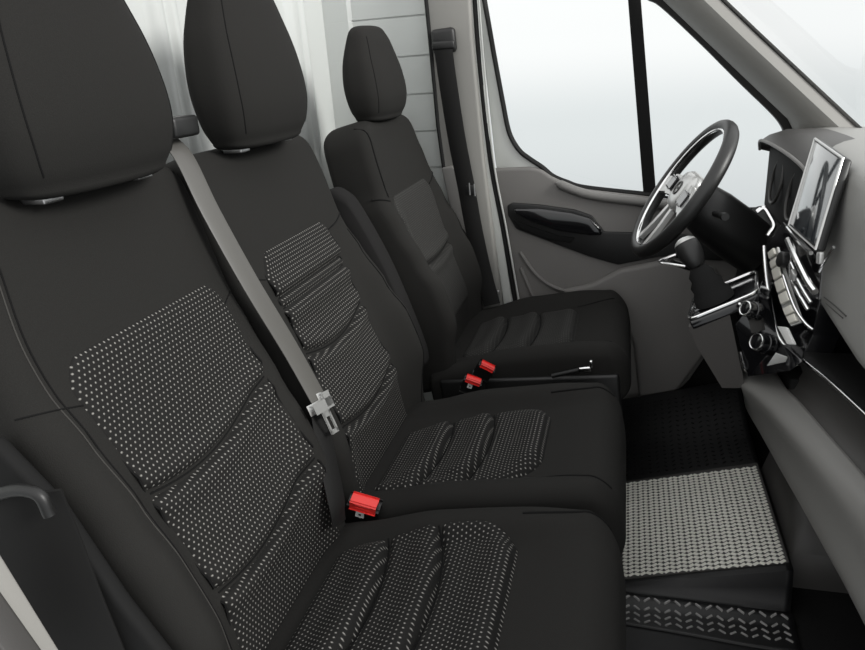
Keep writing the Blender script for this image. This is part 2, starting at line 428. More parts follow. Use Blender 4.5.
# plastic side shield on the near flank, with the rounded recliner cap
side = [(-.16, -.03, .80), (-.10, -.03, .72), (-.05, -.03, .60), (.02, -.03, .47), (.05, -.03, .34), (.05, -.03, .16), (-.16, -.03, .16), (-.20, -.03, .40), (-.22, -.03, .70)]
MB().prism(side, (0, .022, 0), .008).build('side_shield', 'blackmat', bench)
adopt(bench)

# ------------------------------------------------------------------ driver's seat
drv = thing('captain_chair', "single charcoal cloth driver's seat with folded-up inner armrest, beside the door", 'seat', (.2, 1.34, 0))
dp, db = backrest(drv, .02, 1.345, (-.150, 0, .642), .675, tab((-.06, .235), (.2, .25), (.46, .245), (.5, .232), (.68, .215)), tab((-.06, .235), (.2, .255), (.46, .25), (.52, .225), (.6, .20), (.68, .18)), 1.35, 1.1,
    (lambda u: lin(u, [(.06, -.120), (.26, -.172), (.42, -.206), (.48, -.203)]), lambda u: lin(u, [(.05, .175), (.26, .155), (.42, .155), (.48, .13)]), .068, .478, (.02, .045)),
    [lambda x: .270-.012*cos(x/.16*pi/2)], n0=.0, thick=.135, cloth='woven_fine')
dp.seam('seam', 'thread', db, [(-.212, .468), (-.225, .474), (-.242, .486)], r=.0018)
dp.seam('seam', 'thread', db, [(.15, .45), (.19, .46), (.235, .48)], r=.0018)
dp.seam('seam', 'thread', db, [(-.192, .660), (-.208, .56), (-.212, .478)], r=.002)
headrest(drv, -.152, 1.322, 1.026, .93, .205)
dc, dcu = cushion(drv, .015, 1.345, con(.25), con(.25), 1.2, 1.2,
    (lambda u: -.155, lambda u: lin(u, [(.04, .10), (.1, .125), (.2, .135), (.35, .137)]), .05, .352, (.02, .06)),
    [lambda x: .145-.022*(x/.17)**2, lambda x: .245-.022*(x/.17)**2], th=.13, cloth='woven_fine')
dc.seam('seam', 'thread', dcu, [(-.168, .345), (-.172, .40), (-.182, .455)], r=.002)
dc.seam('seam', 'thread', dcu, [(.16, .345), (.165, .40), (.175, .455)], r=.002)
MB().box((.23, 1.345, .14), (.235, 0, 0), (0, .225, 0), (0, 0, .13), .02).build('seat_base', 'blackmat', drv)
MB().box((.26, 1.098, .30), (.23, 0, .02), (0, .012, 0), (-.008, 0, .075), .008).build('side_panel', 'black', drv)
lev = MB().tube(smoothpath([U(552, 376, 1, 1.075), U(570, 372, 1, 1.072), U(583, 369, 1, 1.07)]), .006, 10).build('recline_lever', 'black', drv)
MB().box(U(585, 369, 1, 1.068), (.015, 0, .002), (0, .006, 0), (-.001, 0, .006), .003).box(U(591, 364, 1, 1.068), (.004, 0, 0), (0, .006, 0), (0, 0, .010), .003).build('lever_tip', 'chrome', lev)
# folded armrest on the inner side
arm = [(-.235, .790), (-.218, .858), (-.196, .880), (-.166, .872), (-.134, .832), (-.062, .676), (.006, .465), (-.004, .425), (-.06, .42), (-.13, .60)]
sec = smoothpath([V((x, 0, z)) for x, z in arm] + [V((arm[0][0], 0, arm[0][1]))], 5)[:-1]
mid = V((sum(p.x for p in sec)/len(sec), 0, sum(p.z for p in sec)/len(sec))); secs = []
for y, k in ((1.000, .88), (1.003, .93), (1.009, .975), (1.018, 1), (1.050, 1), (1.059, .975), (1.065, .93), (1.068, .88)):
    secs.append([mid+(p-mid)*k+V((0, y, 0)) for p in sec])
MB().loft(secs).build('armrest', 'cloth_side', drv, auto=70)
MB().tube([(-.07, 1.06, .47), (-.07, 1.12, .47)], .03, 20).build('armrest_pivot', 'black', drv)
adopt(drv)

# ------------------------------------------------------------------ buckles
def buckle(name, label, c, top, size, stalk_to, tilt=0.0, icon=True, group=None):
    """belt buckle: black shell, red press button, small white release mark"""
    c = V(c); t = V(top).normalized(); w = V((cos(tilt), sin(tilt), 0)); w = (w-t*w.dot(t)).normalized(); n = w.cross(t)
    if n.dot(CAM-c) < 0: n = -n
    root = thing(name, label, 'buckle', stalk_to, group or 'belt buckles between the seats')
    sx = size
    MB().box(c-t*.030*sx-n*.006, w*.026*sx, t*.030*sx, n*.012*sx, .005).build('shell', 'black', root)
    MB().box(c+t*.004*sx, w*.0225*sx, t*(.010 if icon and size > .9 else .0072)*sx, n*.011*sx, .003).box(c+t*.006*sx+n*.0105*sx, w*.014*sx, t*.0035*sx, n*.0015*sx, .001).build('button', 'red', root)
    if icon:
        lb = MB().box(c-t*.022*sx+n*.0062*sx-w*.004*sx, w*.008*sx, t*.008*sx, n*.0012, .0006).build('label', 'white', root)
        MB().box(c-t*.0225*sx+n*.0072*sx-w*.004*sx, w*.0022*sx, t*.0022*sx, n*.0006, .0003).build('mark', 'dark', lb)
    MB().ribbon([c-t*.055*sx-n*.006, (c-t*.055*sx+V(stalk_to))/2-n*.006, V(stalk_to)], w, .012*sx, .002).build('stalk', 'belt_black', root)
    adopt(root); return root
k1 = U(364, 505, 1, .455)
buckle('belt_buckle', 'red-buttoned belt buckle between the two bench cushions, closest to the viewer', k1, (.30, -.25, 1), .95, (k1.x-.02, .457, .34), tilt=0)
k2 = U(473, 381, 1, 1.0)
buckle('belt_buckle', 'red-buttoned buckle with white label beside the far rear corner of the bench', k2, (.42, -.25, 1), .70, (k2.x-.02, 1.0, .27), tilt=0)
k3 = U(487, 367, 1, 1.045)
buckle('belt_buckle', "red-buttoned buckle without label against the driver's seat cushion", k3, (.62, -.25, 1), .66, (k3.x-.02, 1.045, .27), tilt=0, icon=False)

# ------------------------------------------------------------------ middle seat belt
belt = thing('middle_seat_belt', 'pale grey webbing belt hanging over the bench between its two places, tongue at the end', 'seat belt', (-.20, .455, 1.05), 'cab seat belts')
def onplane(u, v, off):
    A = V(DVB).normalized(); n = V((A.z, 0, -A.x)); d = CF + CR*((u-W/2)/FPX) - CU*((v-H/2)/FPX)
    return CAM + d*(((V((0, 0, .372))+n*off-CAM).dot(n))/d.dot(n))
up = [onplane(u, v, o) for u, v, o in ((179, 150, .008), (211, 212, .026), (251, 284, .036), (291, 350, .042), (320, 402, .047))]
up = [V((-.265, .452, 1.03)), V((-.243, .453, 1.062))] + up
MB().ribbon(smoothpath(up), V((.10, 1, .03)), .0215, .0012).build('webbing', 'belt', belt)
lo = [onplane(318, 402, .030), onplane(322, 430, .034), onplane(330, 470, .040), onplane(337, 505, .046), onplane(339, 524, .040)]
MB().ribbon(smoothpath(lo), V((.10, 1, .03)), .022, .0012).build('shaded_webbing', 'belt_black', belt)  # same belt, coloured black as shade where it faces down
tg = onplane(321, 406, .054)
An = V(DVB).normalized(); Nn = V((An.z, 0, -An.x)); ac = (onplane(333, 398.5, .054)-onplane(309, 412, .054)).normalized(); dn = Nn.cross(ac)
if dn.z > 0: dn = -dn
dn = (dn+ac*.25).normalized()
t1 = MB().box(tg, ac*.029, dn*.006, Nn*.006, .004).box(tg+ac*.022-dn*.008, ac*.007, dn*.010, Nn*.006, .004).build('tongue_grip', 'silver', belt)
q = tg+dn*.012+ac*.006
MB().box(q+dn*.022+ac*.010, ac*.002, dn*.020, Nn*.0012, .0008).box(q+dn*.022-ac*.010, ac*.002, dn*.020, Nn*.0012, .0008).box(q+dn*.041, ac*.012, dn*.003, Nn*.0012, .0008).box(q+dn*.005, ac*.012, dn*.005, Nn*.0012, .0008).build('tongue_plate', 'silver', belt)
MB().box(U(177, 127, 1, .47), (.020, 0, 0), (0, .034, 0), (0, 0, .016), .006).build('guide', 'black', belt)
adopt(belt)

# black outer belt that hangs down the near flank
ob = thing('outer_seat_belt', 'black belt webbing folded over a glossy loop at the left edge beside the near seat', 'seat belt', (-.1, -.075, .74), 'cab seat belts')
ol = UY(-.07, (-20, 505), (0, 494), (22, 490), (40, 496), (50, 515))
MB().tube(smoothpath(ol), .0065, 12).build('loop', 'black', ob)
ow = [U(18, 494, 1, -.06), U(40, 545, 1, -.055), U(62, 600, 1, -.052), U(90, 665, 1, -.05), U(110, 720, 1, -.05), V((.06, -.05, .012))]
MB().ribbon(smoothpath(ow), V((.9, .25, .1)), .045, .002).build('webbing', 'belt_black', ob)
adopt(ob)

# ------------------------------------------------------------------ driver's belt on the pillar
pb = thing('driver_seat_belt', "black belt hanging from the tall grey pillar behind the driver's seat", 'seat belt', (-.04, 1.58, 1.2), 'cab seat belts')
gd = U(444, 41, 1, 1.585)
MB().box(gd, (.036, 0, .002), (0, .014, 0), (-.002, 0, .034), .012).box(gd+V((0, -.012, -.012)), (.034, 0, 0), (0, .008, 0), (0, 0, .012), .006).build('guide', 'black', pb)
pw = [gd+V((0, -.016, -.02))] + UY(1.565, (449, 90), (457, 140), (466, 186)) + UY(1.56, (474, 230), (484, 275)) + [U(492, 305, 1, 1.55)]
MB().ribbon(smoothpath(pw), V((1, 0, .1)), .027, .0014).build('webbing', 'belt_black', pb)
MB().box(U(470, 190, 1, 1.55), (.012, 0, 0), (0, .004, 0), (0, 0, .014), .003).build('stop_clip', 'black', pb)
MB().tube([U(469, 183, 1, 1.543), U(470, 195, 1, 1.543)], .0025, 8).tube([U(474, 184, 1, 1.543), U(475, 196, 1, 1.543)], .0025, 8).build('clip_pin', 'steel', pb)
adopt(pb)

# ------------------------------------------------------------------ setting: floor, walls, pillars
fl = struct(MB().box((.35, .75, -.03), (1.2, 0, 0), (0, 1.0, 0), (0, 0, .03)).build('floor', 'floor'))
# steel bulkhead with pressed vertical ribs
BX = -.42
prof = []
def bulk(y):
    d = 0
    for c, w, h in ((-.1, .05, .02), (.78, .022, .018), (.84, .014, .012), (1.40, .03, .02), (1.48, .012, .01), (.20, .05, .02)):
        d += h*math.exp(-((y-c)/w)**4)
    return d
ys = [-.25+i*(1.65+.25)/380 for i in range(381)]
vs, fs = [], []
zs = [0, .3, .6, .8, .9, .915, .93, 1.0, 1.15, 1.3, 1.45, 1.56]
for z in zs:
    for y in ys:
        e = sst(.905, .925, z)
        vs.append((BX+bulk(y)*e+.006*(1-e), y, z))
n = len(ys)
for i in range(len(zs)-1):
    for j in range(n-1): fs.append((i*n+j, i*n+j+1, (i+1)*n+j+1, (i+1)*n+j))
wb_ = struct(raw('wall_back', vs, fs, 'paint', recalc=False, auto=50))
mo = wb_.modifiers.new('thickness', 'SOLIDIFY'); mo.thickness = .01; mo.offset = -1
# side wall behind the pillar, with narrow horizontal pressed lines
zg = [U(400, v, 1, 1.655).z for v in (-22, 17, 57, 95, 132, 168, 205)]
zs = sorted([0, 1.56] + [z+d for z in zg for d in (-.004, -.0015, .0015, .004)])
vs, fs = [], []
xs = [-.42, -.345, -.335, -.02]
for z in zs:
    g = .007 if any(abs(z-q) < .002 for q in zg) else 0
    for i, x in enumerate(xs): vs.append((x, 1.655+(g if i > 1 else -.008), z))
k = len(xs)
for i in range(len(zs)-1):
    for j in range(k-1): fs.append((i*k+j, i*k+j+1, (i+1)*k+j+1, (i+1)*k+j))
wl_ = struct(raw('wall_left', vs, fs, 'paint', recalc=False, smooth=False))
mo = wl_.modifiers.new('thickness', 'SOLIDIFY'); mo.thickness = .012; mo.offset = 1

# B-pillar trim behind the driver's door
def lineY(y, P): return [U(u, v, 1, y) for u, v in P]
tr = struct(MB().prism(lineY(1.60, [(419, -60), (466, -60), (472, 40), (484, 165), (503, 318), (470, 318), (448, 200), (443, 172), (436, 125), (428, 40)]), (0, .07, 0), .008).build('trim_1', 'pillar'))
MB().prism(lineY(1.588, [(441, 168), (452, 166), (459, 172), (462, 190), (505, 325), (478, 325), (449, 205)]), (0, .02, 0), .006).build('lower_cover', 'trim', tr)
MB().tube(lineY(1.60, [(422, -40), (430, 40), (438, 126), (444, 170)]), .006, 8).build('edge_gap', 'rubber', tr)
MB().box(U(498, 296, 1, 1.585), (.006, 0, 0), (0, .006, 0), (0, 0, .02), .003).build('striker', 'steel', tr)
# light body flange + door seal
struct(MB().prism(lineY(1.63, [(466, -60), (473, -60), (478, 30), (492, 165), (514, 315), (505, 315), (484, 165), (471, 30)]), (0, .05, 0), .004).build('trim_2', 'door_paint'))
struct(MB().tube(smoothpath(lineY(1.635, [(470.5, -60), (474.5, 0), (479, 60), (490, 160), (503, 230), (516, 306)])), .0075, 10).build('trim_3', 'rubber'))
MB().tube(smoothpath(lineY(1.628, [(475.5, -60), (479, 0), (483.5, 60), (493.5, 160), (506.5, 230), (519.5, 304)])), .003, 8).build('flange_edge', 'door_paint', bpy.data.objects['trim_3'])

# ------------------------------------------------------------------ driver's door
door = thing('door_1', "driver's door with grey trim panel, large window and black pull handle", 'door', (.45, 1.68, .2))
door['kind'] = 'structure'; del door['category']
DY = 1.68
win = [(483, -8), (488, 20), (495, 60), (503, 103), (507.5, 126), (512, 139), (520, 151), (530, 159), (542, 167), (553, 176), (567, 182), (586, 187.5), (650, 194.5)]
winL = [U(u, v, 1, DY) for u, v in win]
qwR = [U(u, v, 1, DY) for u, v in [(640, -6), (660, 6), (700, 43), (740, 83), (770, 112), (781, 125), (785, 135), (786, 150)]]
ext = lambda a, b, z: a+(a-b)*((z-a.z)/(a.z-b.z))
TOPZ = 1.44
wl0 = ext(winL[0], winL[2], TOPZ); qr0 = ext(qwR[0], qwR[3], TOPZ)
# left painted post of the frame
post = [wl0+V((-.022, 0, 0))] + lineY(DY, [(478, -20), (484, 60), (495, 160), (497, 172), (552, 180)]) + winL[9:3:-1] + winL[3::-1] + [wl0]
fr = MB().prism(post, (0, .03, 0), .003)
fr.prism([wl0+V((-.022, 0, 0)), wl0+V((-.022, 0, .05)), qr0+V((.06, 0, .05)), qr0+V((.06, 0, 0))], (0, .03, 0), .003)
fr.build('window_frame', 'door_paint', door)
# black gasket round the side window
gk = MB().tube(smoothpath([wl0]+winL, 6), .0085, 8, flat=.7)
gk.tube([U(653, 195, 1, DY), U(720, 206, 1, DY), U(786, 216, 1, DY)], .004, 8)
gk.build('window_gasket', 'rubber', door)
# black divider bar in front of the quarter light
dv_ = [U(627.5, -6, 1, DY), U(640.5, -6, 1, DY), U(656.5, 197, 1, DY), U(643.5, 195, 1, DY)]
dz = [ext(dv_[0], dv_[3], TOPZ), ext(dv_[1], dv_[2], TOPZ)]
MB().prism([dz[0], dz[1], dv_[2], dv_[3]], (0, .02, 0), .004).build('divider_bar', 'blackmat', door)
# stepped seals and frame along the sloping front edge
o1 = [qr0] + qwR
def shift(P, d): return [p+V(d) for p in P]
def band(P, d0, d1, y, th): 
    return MB().loft([[p+V((d0*.68, y, d0*.73)), p+V((d1*.68, y, d1*.73)), p+V((d1*.68, y+th, d1*.73)), p+V((d0*.68, y+th, d0*.73))] for p in P])
P1 = smoothpath(o1, 5)
band(P1, 0, .024, 0, .03).build('front_gasket', 'rubber', door)
band(P1, .024, .032, .004, .03).build('front_frame', 'door_paint', door)
band(P1, .032, .046, -.004, .03).build('front_seal', 'rubber', door)
# glass panes are setting windows
gw = [wl0+V((0, .012, 0)), dz[0]+V((0, .012, 0)), dv_[3]+V((0, .012, 0))] + [p+V((0, .012, 0)) for p in winL[-1:0:-1]]
struct(raw('window_1', gw, [tuple(range(len(gw)))], 'glass', smooth=False))
gq = [dz[1], qr0] + qwR + [U(786, 217, 1, DY), U(656, 196, 1, DY)]
struct(raw('window_2', shift(gq, (0, .012, 0)), [tuple(range(len(gq)))], 'glass', smooth=False))
# trim panel
pan = lineY(1.655, [(489.5, 169), (530, 167.5), (541, 170), (551, 177), (567, 184.5), (586, 190), (650, 197.5), (790, 218), (790, 262), (735, 300), (714, 345), (690, 380), (667, 404), (560, 430), (519, 312), (500, 212)])
pn = MB().prism(pan, (0, .03, 0), .010).build('trim_panel', 'door', door)
# rolled sill ledge under the glass
MB().tube(smoothpath(lineY(1.652, [(556, 183), (590, 195), (650, 203), (720, 213), (790, 224)])), [.004]+[.014]*31+[.014], 12).build('sill_roll', 'trim', pn)
# black sweep carrying the pull handle
sweep = lineY(1.645, [(507, 206), (512, 203), (540, 205), (575, 210), (592, 216), (604, 232), (640, 233), (700, 236), (760, 242), (760, 262), (700, 260), (660, 257), (618, 265), (590, 257), (555, 244), (516, 229), (508, 216)])
sw = MB().prism(sweep, (0, .014, 0), .004).build('armrest_sweep', 'black', pn)
hd = lineY(1.622, [(513, 209), (540, 209), (572, 213), (590, 218), (601, 229), (602, 236), (590, 236), (560, 232), (530, 222), (514, 214)])
MB().prism(hd, (0, .030, 0), .008).build('pull_handle', 'gloss', pn)
hr = lineY(1.640, [(512, 219), (530, 226), (560, 236), (575, 238), (570, 243), (548, 240), (520, 229)])
MB().prism(hr, (0, .01, 0), .003).build('handle_recess', 'blackmat', pn)
# lower pocket and speaker relief
pk = lineY(1.625, [(560, 292), (590, 285), (620, 270), (660, 262), (715, 268), (728, 295), (718, 335), (700, 362), (680, 388), (668, 402), (640, 402), (634, 345), (622, 318)])
MB().prism(pk, (0, .035, 0), .014).build('door_pocket', 'door', pn)
MB().tube(smoothpath(lineY(1.648, [(520, 252), (534, 272), (550, 285), (568, 292)])), .006, 8).tube(smoothpath(lineY(1.648, [(521, 268), (528, 285), (535, 300)])), .006, 8).build('relief_crease', 'door', pn)
adopt(door)

# A-pillar and windscreen
al = [U(u, v, 1, 1.635) for u, v in [(664, 0), (706, 40), (750, 82), (790, 120), (805, 150), (818, 175)]]
ar = [U(u, v, 1, 1.54) for u, v in [(704, 0), (749, 43), (795, 86), (839, 127), (865, 151), (887, 173)]]
al = [al[0]+(al[0]-al[1])*1.6]+al; ar = [ar[0]+(ar[0]-ar[1])*1.6]+ar
secs = []
for a, b in zip(al, ar):
    m = a.lerp(b, .5)+V((-.012, -.018, .0)); m2 = a.lerp(b, .8)+V((-.006, -.014, 0))
    secs.append([a+V((0, .03, 0)), a, a.lerp(b, .2)+V((-.006, -.010, 0)), m, m2, b.lerp(a, .05)+V((0, -.004, 0)), b, b+V((.03, .02, .02)), b+V((.03, .08, .02))])
ap = struct(MB().loft(secs).build('trim_4', 'pillar', auto=35))
MB().tube([b+V((.026, .016, .018)) for b in ar], .005, 8).build('windscreen_seal', 'rubber', ap)
w0, w1 = ar[0]+V((.018, 0, .018)), ar[-1]+V((.018, 0, .018))
struct(raw('window_3', [w0, w1, V((w1.x, -.2, w1.z)), V((w0.x, -.2, w0.z))], [(0, 1, 2, 3)], 'glass', smooth=False))
# far-side sill strip by the near door
sl = [U(u, v, 1, -.12) for u, v in [(-20, 520), (0, 552), (60, 650), (84, 690), (78, 690), (48, 650), (0, 583), (-20, 555)]]
ps = struct(MB().prism(sl, (0, -.03, 0), .003).build('trim_5', 'pillar'))
sl2 = [U(u, v, 1, -.14) for u, v in [(-30, 545), (0, 588), (48, 656), (70, 720), (-60, 720)]]
MB().prism(sl2, (0, -.03, 0), .004).build('sill_cover', 'dark', ps)

# ------------------------------------------------------------------ dashboard
dash = thing('dashboard', 'grey and black dashboard with floating screen, silver key row and chrome trim lines', 'dashboard', (1.0, .85, .3))
YS = [1.62, 1.5, 1.35, 1.2, 1.1, 1.04, .98, .93, .88, .83, .78, .73, .68, .62, .55, .48, .38, .25, .1, -.05]
def rail(tab_): 
    t = sorted(tab_); return [V((lin(y, [(a, b) for a, b, c in t]), y, lin(y, [(a, c) for a, b, c in t]))) for y in YS]
def skin(rails, name, mat, parent, sub=2, auto=50):
    n = len(rails[0]); 
    cols = [[r[i] for r in rails] for i in range(n)]
    secs = [smoothpath(c, 4) if sub > 1 else c for c in cols]
    o = MB().loft(secs, False, False).build(name, mat, parent, auto=auto)
    md = o.modifiers.new('thickness', 'SOLIDIFY'); md.thickness = .006; md.offset = 0
    return o
RA = rail([(1.7, 1.10, .905), (1.0, 1.20, .905), (-.1, 1.22, .905)])
RB = rail([(1.7, 1.00, .915), (1.0, 1.0, .925), (-.1, 1.02, .925)])
RC = rail([(1.7, .93, .90), (1.1, .90, .915), (.9, .885, .917), (.6, .90, .915), (-.1, .95, .915)])
RD = rail([(1.7, .90, .86), (1.1, .872, .875), (.9, .862, .880), (.6, .87, .878), (-.1, .92, .875)])
RE_ = rail([(1.7, .885, .78), (1.1, .866, .79), (.9, .852, .79), (.6, .862, .79), (-.1, .91, .79)])
RF = rail([(1.7, .885, .70), (1.1, .864, .70), (.9, .848, .685), (.6, .850, .665), (-.1, .90, .66)])
RG = rail([(1.7, .90, .69), (1.1, .868, .690), (.9, .854, .672), (.6, .858, .652), (-.1, .91, .648)])
skin([RA, RB, RC, RD, RE_, RF, RG], 'upper_fascia', 'dash', dash)
RH = rail([(1.7, 1.0, .69), (1.0, .95, .66), (-.1, 1.02, .645)])
RI = rail([(1.7, 1.0, .58), (1.0, .95, .56), (-.1, 1.02, .535)])
# chrome line: down the stack then away along the passenger side
SP = [U(764, 246, 0, .780), U(765, 262, 0, .781), U(767.5, 285, 0, .783), U(773, 315, 0, .786), U(780.5, 340, 0, .795), U(800, 358, 0, .826), U(830, 382, 0, .852), U(865, 414, 0, .876)]
SPs = smoothpath(SP, 6)
far = SPs[-1]; end = V((.955, -.05, far.z-.01))
SPx = SPs + [far.lerp(end, t) for t in (.3, .6, 1)]
MB().tube(SPx, .0042, 10).build('chrome_trim', 'chrome', dash)
# shelf between upper fascia and chrome line
low_t = [(p.y, p.x, p.z) for p in SPs[18:]] + [(-.05, .955, far.z-.01)]
YP = [y for y in YS if y <= .88]
def railp(t): 
    t = sorted(t); return [V((lin(y, [(a, b) for a, b, c in t]), y, lin(y, [(a, c) for a, b, c in t]))) for y in YP]
RJ = railp(low_t)
MB().loft([[RG[YS.index(y)], RH[YS.index(y)], RI[YS.index(y)], j+V((.02, 0, .006)), j] for y, j in zip(YP, RJ)], False, False).build('shelf', 'black', dash, auto=30)
# dark glovebox lid below the chrome line, bright rounded ledge, then the lower face
L2 = railp([(p.y, p.x, p.z) for p in UZ(.475, (780, 383), (800, 402), (825, 431), (865, 476))] + [(-.05, .93, .475)])
L3 = [(p.y, p.x, p.z) for p in UZ(.45, (744, 386), (755, 393), (775, 412), (800, 441), (835, 484), (865, 520))] + [(-.05, .92, .45)]
L4 = [(p.y, p.x, p.z) for p in UZ(.34, (738, 388), (748, 410), (770, 448), (800, 500), (845, 580), (865, 620))] + [(-.05, .90, .34)]
MB().loft([[j+V((.004, 0, -.004)), (j.lerp(l, .5))+V((.022, 0, 0)), l+V((.012, 0, .004)), l] for j, l in zip(RJ, L2)], False, False).build('glovebox_lid', 'dark', dash, auto=60)
YL = [1.04, 1.0, .97, .94, .91, .88, .83, .78, .73, .68, .62, .55, .48, .38, .25, .1, -.05]
def rl(t, ys=YL):
    t = sorted(t); return [V((lin(y, [(a, b) for a, b, c in t]), y, lin(y, [(a, c) for a, b, c in t]))) for y in ys]
l2 = rl([(p.y, p.x, p.z) for p in L2] + [(1.05, .80, .475)]); l3 = rl(L3); l4 = rl(L4)
secs = []
for a, b, c in zip(l2, l3, l4):
    secs.append(smoothpath([a, a.lerp(b, .5)+V((-.004, 0, .004)), b+V((0, 0, .004)), b.lerp(c, .12)+V((-.004, 0, 0)), b.lerp(c, .5), c, c+V((.03, 0, -.012)), c+V((.20, 0, .0))], 4))
lw = MB().loft(secs, False, False).build('lower_fascia', 'dash_low', dash, auto=60)
md = lw.modifiers.new('thickness', 'SOLIDIFY'); md.thickness = .005; md.offset = 0

MB().prism([(.965, -.05, .89), (1.20, -.05, .89), (1.20, -.05, .37), (.91, -.05, .37), (.885, -.05, .44), (.965, -.05, .52)], (0, 1.65, 0), .004).build('inner_body', 'blackmat', dash)
MB().prism([(.815, .875, .50), (.96, .875, .50), (.96, .875, .40), (.82, .875, .40)], (0, .40, 0), .004).build('inner_body', 'blackmat', dash)
# gear console: pedestal under the shifter
g0, g1 = U(689, 322, 1, .93), U(757.5, 294, 1, .93)      # near edge of the gate
g2, g3 = U(757.5, 272, 1, 1.10), U(695, 298, 1, 1.10)
p_low = [U(700, 392, 1, 1.0), U(738, 388, 1, .96)]
ped = [g0+V((.004, 0, -.012)), U(735, 325, 1, .93), U(745, 385, 1, .94), U(730, 420, 1, 1.02), U(700, 392, 1, 1.02), U(692, 345, 1, .96)]
pd = MB().loft([[g0+V((0, .0, -.012)), g0.lerp(g1, .6)+V((0, 0, -.012)), U(742, 372, 1, .935), U(745, 388, 1, .94), U(722, 388, 1, .96), U(696, 345, 1, .94)],
               [g3+V((0, .02, -.012)), g3.lerp(g2, .6)+V((0, .02, -.012)), U(742, 372, 1, .935)+V((0, .22, 0)), U(745, 388, 1, .94)+V((0, .22, 0)), U(722, 388, 1, .96)+V((0, .22, 0)), g3+V((.03, .02, -.1))]])
pd.build('console_side', 'console', dash, auto=40)
# black knob panel with chrome lip
kp = [U(735, 325, 1, .928), U(757, 296, 1, .928), U(768, 300, 0, .772), U(779, 341, 0, .793), U(803, 361, 0, .822), U(790, 371, 0, .800), U(748, 377, 1, .925)]
ctr = sum(kp, V())/len(kp)
kpn = V((-.75, -.45, .35)).normalized()
MB().prism(kp, (.03, .12, 0), .002).build('knob_panel', 'gloss', dash)
MB().tube(smoothpath([p+kpn*.003 for p in [U(741, 352, 1, .927), U(746, 369, 1, .926), U(752, 373.5, 0, .758), U(768, 372, 0, .778), U(800, 364, 0, .818)]]), .0032, 8).build('chrome_lip', 'chrome', dash)
MB().tube(smoothpath([p+kpn*.004 for p in [U(741, 304, 1, .926), U(752, 300, 0, .757), U(769, 298, 0, .775)]]), .0025, 8).build('panel_edge', 'chrome', dash)
for (u, v, r) in ((748, 309, .016), (759, 342, .019)):
    kc = U(u, v, 1, .90)
    kb = MB().disc(kc-kpn*.028, kpn, r*1.15, .018, bev=.1).disc(kc-kpn*.012, kpn, r, .020, bev=.18).build('rotary_knob', 'gloss', dash)
    MB().ring(kc+kpn*.0075, kpn, r*.86, .0018, N=36, n=8).build('knob_ring', 'chrome', kb)
MB().box(U(757, 325, 1, .908), CR*.012+CU*.004, CU*.014-CR*.003, kpn*.004, .002).build('rocker_switch', 'dark', dash)
sk = U(785, 362, 0, .79); MB().prism([U(768, 366, 0, .770), U(777, 353, 0, .775), U(788, 357, 0, .787), U(786, 362, 0, .79)], kpn*.004, .001).build('painted_reflection', 'white', dash)  # white quad added as a painted reflection on the console
MB().prism([U(780, 327, 0, .783), U(789, 328, 0, .793), U(797, 345, 0, .806), U(790, 345, 0, .797)], (-.006, 0, .002), .001).build('painted_reflection', 'white', dash)  # second painted reflection, below the keys

# stack: black backing, key row, vents
stk = UX(.80, (764, 246), (782, 226), (808, 262), (820, 292), (812, 332), (800, 352))
MB().prism([U(763, 250, 0, .79), U(783, 222, 0, .815), U(822, 262, 0, .845), U(818, 300, 0, .84), U(812, 335, 0, .845), U(802, 357, 0, .832), U(779, 338, 0, .80), U(770, 305, 0, .795)], (.05, 0, 0), .002).build('centre_stack', 'gloss', dash)
KR = [U(769, 254, 0, .782), U(772, 270, 0, .783), U(777, 290, 0, .785), U(784, 312, 0, .789), U(791, 326, 0, .796)]
KL = [U(777, 247, 0, .789), U(782, 263, 0, .792), U(788, 283, 0, .797), U(796, 306, 0, .804), U(802, 322, 0, .811)]
kr, kl = smoothpath(KR, 10), smoothpath(KL, 10)
MB().loft([[a+V((.004, 0, 0)), a, b, b+V((.004, 0, 0))] for a, b in zip(kr, kl)]).build('key_row', 'silver', dash)
nk = 7
for i in range(nk):
    a, b = int((i+.08)/nk*40), int((i+.86)/nk*40)
    q = [kr[a].lerp(kl[a], .16), kr[a].lerp(kl[a], .86), kr[b].lerp(kl[b], .86), kr[b].lerp(kl[b], .16)]
    MB().prism([p+V((-.001, 0, 0)) for p in q], (-.005, 0, .001), .0015).build('key', 'keys', dash)
MB().tube(smoothpath([U(780, 264, 0, .790), U(786, 284, 0, .793), U(795, 308, 0, .800), U(805, 323, 0, .812), U(813, 330, 0, .822)]), .003, 8).build('vent_trim', 'chrome', dash)
for P, r in (([(788, 240, .800), (798, 262, .802), (808, 282, .812), (815, 292, .818)], .0065), ([(797, 279, .803), (804, 292, .808), (811, 303, .815)], .0034), ([(792, 281, .799), (798, 293, .804), (801, 299, .808)], .0034), ([(801, 298, .806), (808, 310, .814)], .0036), ([(791, 263, .799), (794, 270, .800)], .003)):
    MB().tube(smoothpath([U(u, v, 0, x-.006) for u, v, x in P]), r, 8).build('vent_bar', 'chrome', dash)
MB().box(U(793.5, 275, 0, .793), (.004, 0, 0), (0, .010, .002), (0, -.002, .008), .002).build('vent_tab', 'silver', dash)
MB().disc(U(786, 260, 0, .797), (-1, -.2, .2), .016, .014).build('vent_dial', 'black', dash)
# faint pressed script outline on the passenger fascia
MB().tube(smoothpath([U(824, 297, 0, .846), U(834, 305, 0, .846), U(846, 316, 0, .846)]), .0012, 6).tube(smoothpath([U(826, 303, 0, .8465), U(836, 312, 0, .8465), U(843, 318, 0, .8465)]), .0012, 6).build('pressed_mark', 'dark', dash)

